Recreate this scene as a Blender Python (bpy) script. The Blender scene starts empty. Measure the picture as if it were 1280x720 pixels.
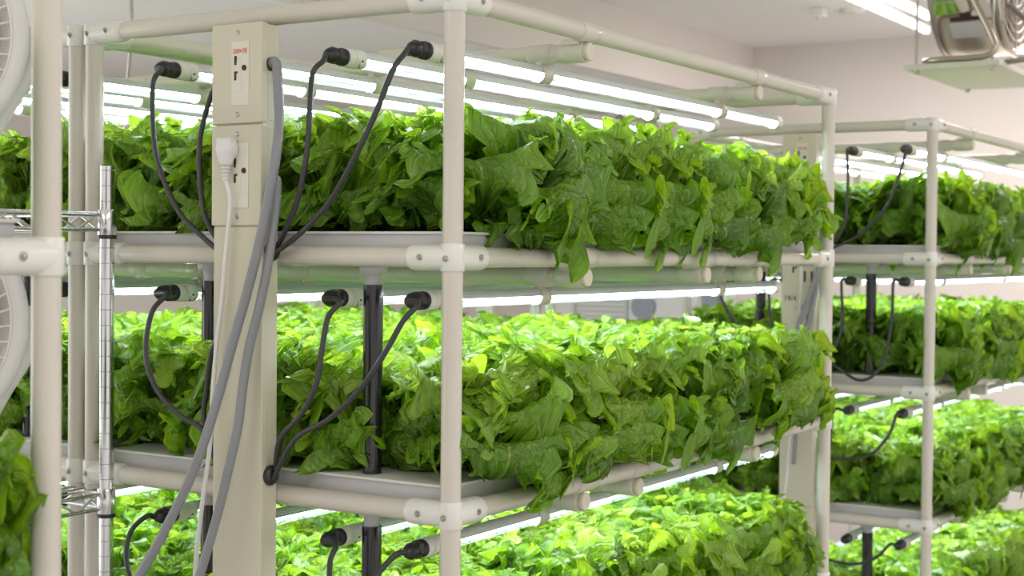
import bpy, math, random
import numpy as np
from mathutils import Vector, Matrix
random.seed(7)
S = bpy.context.scene
COL = S.collection
PI = math.pi

# ------------------------------------------------------------------ camera, world, lights, exposure
CX, CY, CZ = 1.23898, -1.80673, 1.52915
YAW, PITCH, ROLL, FPX = -0.5611, 0.0243, 0.0093, 1862.2
def _cam():
    F = np.array([math.sin(YAW)*math.cos(PITCH), math.cos(YAW)*math.cos(PITCH), -math.sin(PITCH)])
    R = np.array([math.cos(YAW), -math.sin(YAW), 0.0]); U = np.cross(R, F)
    c, s = math.cos(ROLL), math.sin(ROLL)
    return F, c*R + s*U, -s*R + c*U
CF, CR, CU = _cam()
cd = bpy.data.cameras.new('camera'); cam = bpy.data.objects.new('camera', cd); COL.objects.link(cam)
m = Matrix.Identity(4)
for i in range(3):
    m[i][0], m[i][1], m[i][2] = CR[i], CU[i], -CF[i]
    m[i][3] = (CX, CY, CZ)[i]
cam.matrix_world = m
cd.sensor_width = 36; cd.lens = FPX*36/1280; cd.clip_start = .05
cd.dof.use_dof = True; cd.dof.focus_distance = 2.35; cd.dof.aperture_fstop = 7.0
S.camera = cam

W_ = bpy.data.worlds.new('world'); S.world = W_; W_.use_nodes = True
W_.node_tree.nodes['Background'].inputs[0].default_value = (1, .96, .94, 1)
W_.node_tree.nodes['Background'].inputs[1].default_value = .95
S.view_settings.view_transform = 'Standard'; S.view_settings.look = 'None'
S.view_settings.gamma = 1; S.view_settings.use_curve_mapping = False
S.view_settings.exposure = 0.0
S.cycles.max_bounces = 8; S.cycles.diffuse_bounces = 4; S.cycles.glossy_bounces = 4
S.cycles.transmission_bounces = 6; S.cycles.transparent_max_bounces = 8
S.cycles.sample_clamp_indirect = 6.0
S.cycles.use_denoising = True

def area(name, loc, rot, sx, sy, power, color):
    l = bpy.data.lights.new(name, 'AREA'); l.shape = 'RECTANGLE'; l.size = sx; l.size_y = sy
    l.energy = power; l.color = color
    o = bpy.data.objects.new(name, l); COL.objects.link(o); o.location = loc; o.rotation_euler = rot
    return o
LED_GAIN = 50.0
WARM = (1, .93, .88)
# ceiling fluorescent rows of the room (over the aisle the camera stands in, and over the far end)
area('ceiling_light_aisle', (1.5, -1.6, 2.57), (0, 0, 0), .6, 2.4, 20, WARM)
area('ceiling_light_aisle_far', (1.7, 1.8, 2.57), (0, 0, 0), .6, 2.4, 24, WARM)
area('ceiling_light_left', (-1.0, -2.3, 2.28), (0, 0, 0), 1.8, .5, 20, WARM)
area('ceiling_light_back', (-.2, 4.2, 2.57), (0, 0, 0), 1.6, .4, 34, WARM)
area('added_fill_left', (-3.9, -1.2, 1.3), (0, math.radians(-115), 0), 2.0, 4.0, 62, (.96, 1, .93))  # unseen fill lamp added on the left to brighten the lowered ceiling, not real daylight

# ------------------------------------------------------------------ tiny helpers
def pix(px, py, X=None, Y=None, Z=None):
    "point of the place where the sight line through a photo pixel meets the plane X=, Y= or Z="
    d = CF + CR*(px-640)/FPX - CU*(py-360)/FPX
    C = np.array([CX, CY, CZ])
    if X is not None: t = (X-CX)/d[0]
    elif Y is not None: t = (Y-CY)/d[1]
    else: t = (Z-CZ)/d[2]
    return Vector(C + t*d)

class MB:
    def __init__(s): s.v = []; s.f = []; s.sm = []; s.mi = []
    def add(s, vs, fs, smooth=True, mat=0):
        b = len(s.v); s.v += [tuple(v) for v in vs]
        for f in fs: s.f.append([i+b for i in f]); s.sm.append(smooth); s.mi.append(mat)
    def box(s, x0, x1, y0, y1, z0, z1, mat=0, M=None):
        vs = [Vector((x, y, z)) for z in (z0, z1) for y in (y0, y1) for x in (x0, x1)]
        if M: vs = [M @ v for v in vs]
        s.add(vs, [(0,2,3,1),(4,5,7,6),(0,1,5,4),(2,6,7,3),(0,4,6,2),(1,3,7,5)], False, mat)
        return s
    def lathe(s, p, d, prof, n=20, mat=0, flat=False, cap=True):
        "revolve prof [(t, r)...] around the axis from p along d"
        p = Vector(p); d = Vector(d).normalized()
        a = d.orthogonal().normalized(); b = d.cross(a)
        vs = []; fs = []
        for t, r in prof:
            for k in range(n):
                an = 2*PI*k/n
                vs.append(p + d*t + (a*math.cos(an) + b*math.sin(an))*r)
        for i in range(len(prof)-1):
            for k in range(n):
                k2 = (k+1) % n
                fs.append((i*n+k, i*n+k2, (i+1)*n+k2, (i+1)*n+k))
        s.add(vs, fs, not flat, mat)
        if cap:
            for i, rev in ((0, True), (len(prof)-1, False)):
                ring = [vs[i*n+k] for k in range(n)]
                if rev: ring = ring[::-1]
                s.add(ring, [tuple(range(n))], False, mat)
        return s
    def cyl(s, p, q, r, n=20, mat=0, flat=False):
        p = Vector(p); q = Vector(q)
        return s.lathe(p, q-p, [(0, r), ((q-p).length, r)], n, mat, flat)
    def sweep(s, pts, r, n=10, mat=0, sub=6):
        pts = [Vector(p) for p in pts]
        if sub > 1 and len(pts) > 2:
            P = [pts[0]*2-pts[1]] + pts + [pts[-1]*2-pts[-2]]; o = []
            for i in range(1, len(P)-2):
                for k in range(sub):
                    t = k/sub; a, b, c, d = P[i-1], P[i], P[i+1], P[i+2]
                    o.append(.5*((2*b) + (c-a)*t + (2*a-5*b+4*c-d)*t*t + (3*b-a-3*c+d)*t**3))
            pts = o + [pts[-1]]
        m_ = len(pts); vs = []; fs = []; a = None
        for i, p in enumerate(pts):
            d = (pts[min(i+1, m_-1)] - pts[max(i-1, 0)]).normalized()
            a = d.orthogonal().normalized() if a is None else (a - d*a.dot(d)).normalized()
            b = d.cross(a)
            rr = r(i/(m_-1)) if callable(r) else r
            vs += [p + (a*math.cos(2*PI*k/n) + b*math.sin(2*PI*k/n))*rr for k in range(n)]
        for i in range(m_-1):
            for k in range(n):
                k2 = (k+1) % n; fs.append((i*n+k, i*n+k2, (i+1)*n+k2, (i+1)*n+k))
        s.add(vs, fs, True, mat)
        s.add(vs[:n][::-1], [tuple(range(n))], False, mat); s.add(vs[-n:], [tuple(range(n))], False, mat)
        return s
    def mesh(s, name, mats):
        me = bpy.data.meshes.new(name); me.from_pydata(s.v, [], s.f)
        for mt in (mats if isinstance(mats, (list, tuple)) else [mats]): me.materials.append(mt)
        me.polygons.foreach_set('use_smooth', s.sm); me.polygons.foreach_set('material_index', s.mi)
        me.update(); return me
    def obj(s, name, mats, parent=None, loc=None, bevel=0):
        return link(name, s.mesh(name, mats), parent, loc, bevel)
def link(name, me, parent=None, loc=None, bevel=0):
    o = bpy.data.objects.new(name, me); COL.objects.link(o)
    if parent: o.parent = parent
    if loc: o.location = loc
    if bevel:
        b = o.modifiers.new('Bevel', 'BEVEL'); b.width = bevel; b.segments = 2; b.limit_method = 'ANGLE'
    return o
CACHE = {}
def shared(name, key, build, mats, parent=None, loc=None, bevel=0):
    if key not in CACHE:
        b = MB(); build(b); CACHE[key] = b.mesh(name, mats)
    return link(name, CACHE[key], parent, loc, bevel)
def thing(name, label, cat, loc=(0, 0, 0), rz=0, group=None):
    o = bpy.data.objects.new(name, None); COL.objects.link(o); o.location = loc; o.rotation_euler = (0, 0, rz)
    o.empty_display_size = .05
    return tag(o, label, cat, group)
def tag(o, label, cat, group=None):
    o['label'] = label; o['category'] = cat
    if group: o['group'] = group
    return o
def structure(o): o['kind'] = 'structure'; return o
def copy_tree(o, parent=None):
    c = o.copy(); COL.objects.link(c)
    if parent: c.parent = parent
    for ch in o.children: copy_tree(ch, c)
    return c

# ------------------------------------------------------------------ materials
def mat(name, color, rough=.5, metal=0, spec=.5, coat=0, noise=0, nscale=20, bump=0, bscale=200, sss=0):
    m_ = bpy.data.materials.new(name); m_.use_nodes = True; nt = m_.node_tree
    b = nt.nodes['Principled BSDF']
    b.inputs['Base Color'].default_value = (*color, 1); b.inputs['Roughness'].default_value = rough
    b.inputs['Metallic'].default_value = metal; b.inputs['Specular IOR Level'].default_value = spec
    b.inputs['Coat Weight'].default_value = coat
    tc = nt.nodes.new('ShaderNodeTexCoord')
    if noise:
        n = nt.nodes.new('ShaderNodeTexNoise'); n.inputs['Scale'].default_value = nscale; n.inputs['Detail'].default_value = 5
        nt.links.new(tc.outputs['Object'], n.inputs['Vector'])
        mx = nt.nodes.new('ShaderNodeMix'); mx.data_type = 'RGBA'
        nt.links.new(n.outputs['Fac'], mx.inputs['Factor'])
        mx.inputs['A'].default_value = (*[c*(1-noise) for c in color], 1); mx.inputs['B'].default_value = (*[min(1, c*(1+noise)) for c in color], 1)
        nt.links.new(mx.outputs['Result'], b.inputs['Base Color'])
    if bump:
        n = nt.nodes.new('ShaderNodeTexNoise'); n.inputs['Scale'].default_value = bscale
        nt.links.new(tc.outputs['Object'], n.inputs['Vector'])
        bp = nt.nodes.new('ShaderNodeBump'); bp.inputs['Strength'].default_value = bump; bp.inputs['Distance'].default_value = .002
        nt.links.new(n.outputs['Fac'], bp.inputs['Height']); nt.links.new(bp.outputs['Normal'], b.inputs['Normal'])
    return m_
M = dict(
    pipe=mat('beige_pvc_pipe', (.66, .62, .54), .32, noise=.04, nscale=9, coat=.15),
    fitting=mat('white_plastic_fitting', (.80, .80, .74), .3, coat=.2),
    steel=mat('bright_steel', (.72, .72, .74), .18, 1),
    bolt=mat('bolt_steel', (.45, .43, .4), .3, 1),
    tray=mat('grey_plastic_tray', (.60, .59, .60), .45, noise=.06, nscale=14),
    board=mat('white_foam_board', (.74, .74, .70), .6, noise=.08, nscale=30, bump=.3),
    duct=mat('cream_plastic_duct', (.67, .64, .50), .4, noise=.03, nscale=6),
    outlet=mat('pale_outlet_plastic', (.76, .74, .64), .35),
    hole=mat('dark_slot', (.05, .035, .02), .7),
    black=mat('black_plastic', (.018, .018, .022), .32, spec=.6),
    cord=mat('black_rubber_cord', (.03, .03, .034), .38, spec=.6),
    drain=mat('glossy_black_pipe', (.012, .012, .015), .18, spec=.7),
    grey=mat('grey_cable_sheath', (.27, .28, .30), .45, noise=.05),
    white=mat('white_appliance_plastic', (.80, .79, .77), .35, noise=.02),
    cable_white=mat('white_cable', (.82, .82, .80), .4),
    housing=mat('ribbed_aluminium', (.62, .66, .64), .42, .35),
    cap=mat('white_lamp_cap', (.80, .80, .72), .35),
    ink=mat('dark_ink', (.05, .02, .03), .7), ink_red=mat('red_ink', (.75, .05, .04), .6), ink_blue=mat('blue_ink', (.02, .25, .45), .6),
    greycol=mat('grey_blue_panel', (.33, .35, .42), .5, noise=.05),
    darkgap=mat('dark_interior', (.06, .05, .05), .8),
    drum=mat('polished_stainless', (.62, .58, .52), .09, 1),
    bronze=mat('stand_tube_steel', (.55, .47, .40), .25, 1),
    shelfboard=mat('cream_hanging_board', (.72, .69, .64), .5),
)
# room surfaces
M['wall'] = mat('painted_wall', (.86, .79, .76), .8, noise=.03, nscale=2, bump=.05, bscale=90)
M['ceil'] = mat('ceiling_panel', (.92, .90, .91), .8, noise=.02, nscale=2)
M['floor'] = mat('grey_floor', (.60, .59, .57), .35, noise=.1, nscale=4)

def led_mat():
    m_ = bpy.data.materials.new('led_diffuser'); m_.use_nodes = True; nt = m_.node_tree; L = nt.links
    b = nt.nodes['Principled BSDF']
    b.inputs['Base Color'].default_value = (.8, .8, .75, 1); b.inputs['Roughness'].default_value = .5
    tc = nt.nodes.new('ShaderNodeTexCoord'); sp = nt.nodes.new('ShaderNodeSeparateXYZ'); L.new(tc.outputs['Object'], sp.inputs[0])
    def mth(op, a, b_=None, c=None):
        n = nt.nodes.new('ShaderNodeMath'); n.operation = op
        for i, v in enumerate((a, b_, c)):
            if v is None: continue
            if isinstance(v, (int, float)): n.inputs[i].default_value = v
            else: L.new(v, n.inputs[i])
        return n.outputs[0]
    fr = mth('FRACT', mth('MULTIPLY', sp.outputs['Y'], 95))
    dy = mth('MULTIPLY', mth('SUBTRACT', fr, .5), 1.0)
    zz = mth('MULTIPLY', sp.outputs['X'], 95)
    d2 = mth('ADD', mth('MULTIPLY', dy, dy), mth('MULTIPLY', zz, zz))
    st = mth('ADD', mth('MULTIPLY', mth('POWER', 2.718, mth('MULTIPLY', d2, -9)), 2.6), .35)   # a row of light-emitting dots on a white strip
    b.inputs['Emission Color'].default_value = (.83, .92, 1, 1)
    L.new(mth('MULTIPLY', st, LED_GAIN), b.inputs['Emission Strength'])
    return m_
M['led'] = led_mat()
def diffuser_mat():
    m_ = bpy.data.materials.new('clear_ribbed_diffuser'); m_.use_nodes = True; nt = m_.node_tree; L = nt.links; N = nt.nodes.new
    for n in list(nt.nodes):
        if n.type == 'BSDF_PRINCIPLED': nt.nodes.remove(n)
    out = nt.nodes['Material Output']
    tp = N('ShaderNodeBsdfTransparent'); tp.inputs[0].default_value = (.97, .99, 1, 1)
    tl = N('ShaderNodeBsdfTranslucent'); tl.inputs[0].default_value = (.88, .96, 1, 1)
    gl = N('ShaderNodeBsdfGlossy'); gl.inputs['Roughness'].default_value = .15
    tc = N('ShaderNodeTexCoord'); wv = N('ShaderNodeTexWave'); wv.bands_direction = 'Y'; wv.inputs['Scale'].default_value = 60; L.new(tc.outputs['Object'], wv.inputs[0])
    mr = N('ShaderNodeMapRange'); L.new(wv.outputs['Fac'], mr.inputs[0]); mr.inputs[3].default_value = .02; mr.inputs[4].default_value = .06
    m1 = N('ShaderNodeMixShader'); L.new(mr.outputs[0], m1.inputs[0]); L.new(tp.outputs[0], m1.inputs[1]); L.new(tl.outputs[0], m1.inputs[2])
    m2 = N('ShaderNodeMixShader'); m2.inputs[0].default_value = .06; L.new(m1.outputs[0], m2.inputs[1]); L.new(gl.outputs[0], m2.inputs[2])
    L.new(m2.outputs[0], out.inputs['Surface']); return m_
M['diffuser'] = diffuser_mat()
def emit(name, c, s_):
    m_ = bpy.data.materials.new(name); m_.use_nodes = True; b = m_.node_tree.nodes['Principled BSDF']
    b.inputs['Emission Color'].default_value = (*c, 1); b.inputs['Emission Strength'].default_value = s_
    return m_
M['fluor'] = emit('fluorescent_tube', (1, .97, .97), 3)

def leaf_mat():
    m_ = bpy.data.materials.new('lettuce_leaf'); m_.use_nodes = True; nt = m_.node_tree; L = nt.links
    N = nt.nodes.new
    b = nt.nodes['Principled BSDF']; out = nt.nodes['Material Output']
    uv = N('ShaderNodeUVMap'); uv.uv_map = 'UVMap'
    sp = N('ShaderNodeSeparateXYZ'); L.new(uv.outputs[0], sp.inputs[0])
    def mth(op, a, b_=None, c=None, clamp=False):
        n = N('ShaderNodeMath'); n.operation = op; n.use_clamp = clamp
        for i, v in enumerate((a, b_, c)):
            if v is None: continue
            if isinstance(v, (int, float)): n.inputs[i].default_value = v
            else: L.new(v, n.inputs[i])
        return n.outputs[0]
    u = mth('MULTIPLY', mth('SUBTRACT', sp.outputs['X'], .5), 2); v = sp.outputs['Y']
    au = mth('ABSOLUTE', u)
    # midrib: widest at the base
    mw = mth('MULTIPLY_ADD', v, -.085, .115)
    mid = mth('SUBTRACT', 1, mth('DIVIDE', au, mw), clamp=True)
    mid = mth('POWER', mid, .6)
    # side veins leave the midrib obliquely
    nz = N('ShaderNodeTexNoise'); nz.inputs['Scale'].default_value = 5; L.new(uv.outputs[0], nz.inputs['Vector'])
    ph = mth('ADD', mth('MULTIPLY', v, 7.5), mth('MULTIPLY', mth('POWER', au, .85), -3.2))
    ph = mth('ADD', ph, mth('MULTIPLY', nz.outputs['Fac'], 1.1))
    fr = mth('ABSOLUTE', mth('SUBTRACT', mth('FRACT', ph), .5))
    side = mth('SUBTRACT', 1, mth('MULTIPLY', fr, mth('MULTIPLY_ADD', au, 6, 8)), clamp=True)
    # fine net
    mp = N('ShaderNodeMapping'); mp.inputs['Scale'].default_value = (12, 15, 1); L.new(uv.outputs[0], mp.inputs[0])
    nz2 = N('ShaderNodeTexNoise'); nz2.inputs['Scale'].default_value = 1.5; L.new(mp.outputs[0], nz2.inputs['Vector'])
    ad = N('ShaderNodeVectorMath'); ad.operation = 'ADD'; L.new(mp.outputs[0], ad.inputs[0]); L.new(nz2.outputs['Color'], ad.inputs[1])
    vo = N('ShaderNodeTexVoronoi'); vo.feature = 'DISTANCE_TO_EDGE'; vo.inputs['Scale'].default_value = 1.0; L.new(ad.outputs[0], vo.inputs['Vector'])
    cell = mth('MULTIPLY', vo.outputs['Distance'], 2.4, clamp=True)
    net = mth('SUBTRACT', 1, mth('MULTIPLY', vo.outputs['Distance'], 10), clamp=True)
    vein = mth('MAXIMUM', mid, mth('MAXIMUM', mth('MULTIPLY', side, .75), mth('MULTIPLY', net, .2)))
    at = N('ShaderNodeAttribute'); at.attribute_name = 'tone'; oi = N('ShaderNodeObjectInfo')
    tone = mth('ADD', at.outputs['Fac'], mth('MULTIPLY', mth('SUBTRACT', oi.outputs['Random'], .5), .3))
    big = N('ShaderNodeTexNoise'); big.inputs['Scale'].default_value = 4; L.new(uv.outputs[0], big.inputs['Vector'])
    tone = mth('ADD', tone, mth('MULTIPLY', mth('SUBTRACT', big.outputs['Fac'], .5), .5), clamp=True)
    def ramp(stops):
        r = N('ShaderNodeValToRGB'); L.new(tone, r.inputs[0]); e = r.color_ramp.elements
        e[0].position, e[0].color = stops[0][0], (*stops[0][1], 1); e[1].position, e[1].color = stops[-1][0], (*stops[-1][1], 1)
        for p, c in stops[1:-1]:
            x = e.new(p); x.color = (*c, 1)
        return r.outputs[0]
    base = ramp([(0, (.065, .19, .005)), (.5, (.20, .42, .010)), (1, (.46, .66, .05))])
    trn = ramp([(0, (.26, .52, .005)), (.5, (.46, .80, .01)), (1, (.68, .92, .06))])
    mx = N('ShaderNodeMix'); mx.data_type = 'RGBA'; L.new(mth('MULTIPLY', vein, .7), mx.inputs['Factor']); L.new(base, mx.inputs['A']); mx.inputs['B'].default_value = (.60, .82, .22, 1)
    mx2 = N('ShaderNodeMix'); mx2.data_type = 'RGBA'; L.new(mth('MULTIPLY', vein, .8), mx2.inputs['Factor']); L.new(trn, mx2.inputs['A']); mx2.inputs['B'].default_value = (.85, .98, .45, 1)
    L.new(mx.outputs['Result'], b.inputs['Base Color'])
    b.inputs['Roughness'].default_value = .38; b.inputs['Specular IOR Level'].default_value = .7
    b.inputs['Coat Weight'].default_value = .4; b.inputs['Coat Roughness'].default_value = .22
    hgt = mth('ADD', mth('MULTIPLY', cell, 1.0), mth('MULTIPLY', mth('MAXIMUM', mid, mth('MULTIPLY', side, .7)), -1.1))
    hgt = mth('ADD', hgt, mth('MULTIPLY', nz2.outputs['Fac'], .9))
    bp = N('ShaderNodeBump'); bp.inputs['Strength'].default_value = 1.0; bp.inputs['Distance'].default_value = .0045
    L.new(hgt, bp.inputs['Height']); L.new(bp.outputs['Normal'], b.inputs['Normal'])
    tr = N('ShaderNodeBsdfTranslucent'); L.new(mx2.outputs['Result'], tr.inputs['Color']); L.new(bp.outputs['Normal'], tr.inputs['Normal'])
    ms = N('ShaderNodeMixShader'); ms.inputs[0].default_value = .48
    L.new(b.outputs[0], ms.inputs[1]); L.new(tr.outputs[0], ms.inputs[2]); L.new(ms.outputs[0], out.inputs['Surface'])
    return m_
M['leaf'] = leaf_mat()

# ------------------------------------------------------------------ the room
def slab(name, m_, *b): 
    o = MB(); o.box(*b); return structure(o.obj(name, m_))
XB = -1.85; YB = 5.45
slab('floor', M['floor'], -5, 4, -5, YB, -.1, 0)
slab('wall_back', M['wall'], -5, 4, YB, YB+.1, 0, 2.7)
slab('wall_left', M['wall'], -4.1, -4, 1.6, YB+.1, 0, 2.7)
slab('ceiling', M['ceil'], XB, 4, -5, YB, 2.6, 2.7)
slab('ceiling_lowered', M['ceil'], -5, XB-.04, -5, YB, 2.31, 2.7)
slab('trim_1', M['wall'], XB-.04, XB, -5, YB, 2.31, 2.7)     # the face where the lowered ceiling ends

# ------------------------------------------------------------------ pipe racks
RP = .0155
W, LEN = .755, 1.553
TOP = [1.90, 1.52, 1.14, .76, .38]
def pipe(parent, p, q, name='rail'):
    p = Vector(p); q = Vector(q); L_ = (q-p).length
    ax = 'xyz'[max(range(3), key=lambda i: abs((q-p)[i]))]
    o = shared(name, ('pipe', ax, round(L_, 3)), lambda b: b.cyl((0, 0, 0), q-p, RP, 24), M['pipe'], parent, p)
    return o
def corner_build(sx, sy, top):
    def f(b):
        z0, z1 = -.0205, (.0205 if not top else .0175)
        b.lathe((0, 0, z0), (0, 0, 1), [(0, .0172), (.0015, .0186), (z1-z0-.002, .0186), (z1-z0, .0168)], 24)
        for d in ((sx, 0, 0), (0, sy, 0)):
            b.lathe((0, 0, 0), d, [(.0, .0195), (.066, .0195), (.072, .0187), (.0755, .0165), (.076, .0158)], 24)
    return f
def bolt_places(sx, sy):
    o = -1 if sx > 0 else 1
    r = [((sx*.046, -.0190, 0), (0, -1, 0)), ((0, -.0182, -.002), (0, -1, 0))]
    if sx < 0: r.append(((.0188, sy*.046, 0), (1, 0, 0)))
    return r
def bolt_build(p, d):
    def f(b):
        b.lathe(p, d, [(0, .0052), (.0018, .0052), (.0022, .0045), (.0023, .0034), (.0042, .003), (.0048, .0015)], 6, flat=True)
    return f
SLEEVE_Y = {0: [.39, 1.12], 1: [.39, .87, 1.13], 2: [.39, .59, 1.13], 3: [.39, .87, 1.13], 4: [.39, 1.13]}
def make_rack(y0, x0, label, levels=5, zbot=0, length=LEN, width=W):
    r = thing('pipe_rack', label, 'rack', (x0, y0, 0), 0, 'white pipe racks with growing trays')
    for px_ in (0, -width):
        for py_ in (0, length):
            pipe(r, (px_, py_, zbot), (px_, py_, TOP[0]), 'post')
    for k in range(levels):
        z = TOP[k]
        for py_ in (0, length): pipe(r, (-width, py_, z), (0, py_, z))
        for px_ in (0, -width): pipe(r, (px_, 0, z), (px_, length, z))
        for ix, px_ in enumerate((0, -width)):
            for iy, py_ in enumerate((0, length)):
                sx = -1 if ix == 0 else 1; sy = 1 if iy == 0 else -1
                c = shared('corner_fitting', ('corner', sx, sy, k == 0), corner_build(sx, sy, k == 0), M['fitting'], r, (px_, py_, z))
                if k < 4:
                    for p, d in bolt_places(sx, sy): shared('bolt', ('bolt', p, d), bolt_build(p, d), M['bolt'], c)
        ys = SLEEVE_Y[k]
        for y_ in ys:
            if y_ > length: continue
            zz = z - 2*RP - .002
            pipe(r, (-width+.0, y_, zz), (.006, y_, zz), 'cross_pipe')
            for px_ in (0, -width):
                shared('pipe_clamp', 'clamp', lambda b: b.lathe((0, -.028, 0), (0, 1, 0), [(0, .0165), (.002, .018), (.054, .018), (.056, .0165)], 24), M['pipe'], r, (px_, y_, z))
            def sleeve(b):
                b.lathe((-.058, 0, 0), (1, 0, 0), [(0, .0165), (.0015, .0182), (.045, .0182), (.0465, .0165)], 24)
                b.box(-.05, -.016, -.015, .015, .012, .021)
            shared('end_sleeve', 'esleeve', sleeve, M['pipe'], r, (.012, y_, zz))
            shared('end_cap', 'endcap', lambda b: b.lathe((0, 0, 0), (1, 0, 0), [(0, .0158), (.004, .0155), (.005, .014)], 24), M['duct'], r, (.006, y_, zz))
    return r
RACKS = {
    'central': (0.0, 0.0), 'second': (2.385, 0.0), 'left': (0.0, -.7545-.043), 'near': (-.749-LEN, 0.0)}
racks = {
    'central': make_rack(0, 0, 'white plastic pipe growing rack in the middle, full of lettuce, nearest post in sharp focus'),
    'second': make_rack(2.385, 0, 'blurred white pipe growing rack at the right, behind the central rack'),
    'left': make_rack(0, RACKS['left'][1], 'white pipe rack back to back with the central rack, seen through its left end'),
    'near': make_rack(-.749-LEN, 0, 'out-of-focus pipe rack at the left edge, its thick post nearest of all')}
RSHORT = {'central': 'central rack', 'second': 'blurred right rack', 'left': 'rack behind left posts', 'near': 'near rack'}
RNAME = {'central': 'the central rack', 'second': 'the blurred right rack', 'left': 'the rack behind the left posts', 'near': 'the near left rack'}
TIER = {0: 'upper', 1: 'middle', 2: 'lower', 3: 'bottom'}

# growing trays: on the cross pipes between the rails of level k+1 ; each holds tier k's plants
def make_tray(x0, y0, k, rk, z):
    t = thing('growing_tray', f'long grey tray with white board under the {TIER[k]} lettuces, {RSHORT[rk]}', 'tray', (x0-W/2, y0+LEN/2, z), 0, 'grey growing trays on the racks')
    hx, hy = W/2-.021, LEN/2-.024
    def body(b):
        w = .006
        b.box(-hx, hx, -hy, hy, -.016, -.010)
        for s_ in (-1, 1):
            b.box(min(s_*hx, s_*(hx-w)), max(s_*hx, s_*(hx-w)), -hy, hy, -.010, .034)
            b.box(-hx+w, hx-w, min(s_*hy, s_*(hy-w)), max(s_*hy, s_*(hy-w)), -.010, .034)
    shared('tray_body', 'trayb', body, M['tray'], t)
    shared('foam_board', 'trayf', lambda b: b.box(-hx-.004, hx+.004, -hy-.004, hy+.004, .0345, .0385), M['board'], t)
    return t
def make_drain(x, y, z0, z1, label):
    t = thing('drain_pipe', label, 'pipe', (x, y, z1), 0, 'black drain pipes between the trays')
    MB().lathe((0, 0, 0), (0, 0, 1), [(0, .0150), (z0-z1-.028, .0158)], 20).obj('black_tube', M['drain'], t)
    MB().lathe((0, 0, z0-z1-.0285), (0, 0, 1), [(0, .0125), (.018, .0125), (.0181, .021), (.026, .022), (.0285, .022)], 24).obj('drain_flange', M['tray'], t)
    return t

# LED tubes
TX = [-.085, -.245, -.445, -.61]
TZ = -.0665; TR = .0135
def led_housing(b):
    n = 14; ys = [.09, 1.425]
    vs = []; fs = []
    for y in ys:
        for i in range(2*n+1):
            a = PI*i/(2*n)
            r_ = TR*(1.0 if i % 2 == 0 else .965)
            vs.append((math.cos(a)*r_, y, math.sin(a)*r_ + .0008))
    k = 2*n+1
    for i in range(2*n): fs.append((i, i+1, k+i+1, k+i))
    fs.append((0, k, 2*k-1, k-1))
    b.add(vs, fs, False)
def led_strip(b):
    b.add([(-.0088, .09, -.0012), (.0088, .09, -.0012), (.0088, 1.425, -.0012), (-.0088, 1.425, -.0012)], [(0, 3, 2, 1)], False)
def led_diff(b):
    n = 14; vs = []; fs = []
    for y in (.09, 1.425):
        for i in range(n+1):
            a = PI + PI*i/n
            vs.append((math.cos(a)*TR, y, math.sin(a)*TR))
    k = n+1
    for i in range(n): fs.append((i, k+i, k+i+1, i+1))
    b.add(vs, fs, True)
def led_cap(b):
    b.lathe((0, .047, 0), (0, 1, 0), [(0, .0125), (.002, .0152), (.018, .0155), (.0185, .0149), (.0195, .0149), (.02, .0155), (.043, .0155), (.0445, .0142)], 24)
def led_marks(b):
    R_ = .01562
    for a0, y_, w_, h_ in ((-1.0, .071, .003, .006), (-.7, .075, .002, .004), (-.45, .075, .003, .005), (-.75, .08, .006, .0025), (-.2, .072, .002, .006), (.1, .078, .005, .003), (-.5, .085, .002, .004), (-1.3, .08, .004, .003)):
        for sgn in (0,):
            a = a0 - .35
            pts = []
            for da, dy in ((-h_/2/R_, -w_/2), (h_/2/R_, -w_/2), (h_/2/R_, w_/2), (-h_/2/R_, w_/2)):
                pts.append((math.cos(a+da)*R_, y_+dy, math.sin(a+da)*R_))
            b.add(pts, [(0, 1, 2, 3)], False)
def led_end(b):
    b.lathe((0, 1.42, 0), (0, 1, 0), [(0, .0150), (.004, .0154), (.026, .0154), (.031, .0138)], 24)
def gland(b):
    b.lathe((0, .048, 0), (0, -1, 0), [(0, .0140), (.008, .0142), (.0085, .0125), (.010, .0125)], 24)
    b.lathe((0, .038, 0), (0, -1, 0), [(0, .0135), (.001, .0146), (.011, .0146), (.012, .0135)], 6, flat=True)
    b.lathe((0, .026, 0), (0, -1, 0), [(0, .0118), (.004, .0128), (.010, .0125), (.015, .0105), (.020, .0072), (.022, .0045)], 20)
    for k in range(10):
        a = 2*PI*k/10
        b.box(-.0012, .0012, -.004, .004, .0110, .0132, 0, Matrix.Translation((0, .021, 0)) @ Matrix.Rotation(a, 4, 'Y'))
def led_clip(b):
    n = 20; vs = []; fs = []                       # C-shaped clip round the tube, hanging from a sleeve on the cross pipe
    for y in (-.015, .015):
        for r_ in (TR+.0003, TR+.0024):
            for i in range(n+1):
                a = math.radians(-75 + 330*i/n - 0)
                vs.append((math.cos(a+PI*0)*r_, y, math.sin(a)*r_))
    k = n+1
    for i in range(n):
        fs += [(k+i, k+i+1, 3*k+i+1, 3*k+i), (i, 2*k+i, 2*k+i+1, i+1), (i, i+1, k+i+1, k+i), (2*k+i, 3*k+i, 3*k+i+1, 2*k+i+1)]
    b.add(vs, fs, True)
    b.box(-.006, .006, -.012, .012, TR+.001, TR+.012)
    b.lathe((-.022, 0, .0335), (1, 0, 0), [(0, .0165), (.0015, .018), (.0425, .018), (.044, .0165)], 24)
ORD = ['first', 'second', 'third', 'fourth', 'fifth', 'sixth', 'seventh', 'eighth', 'ninth']
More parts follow.
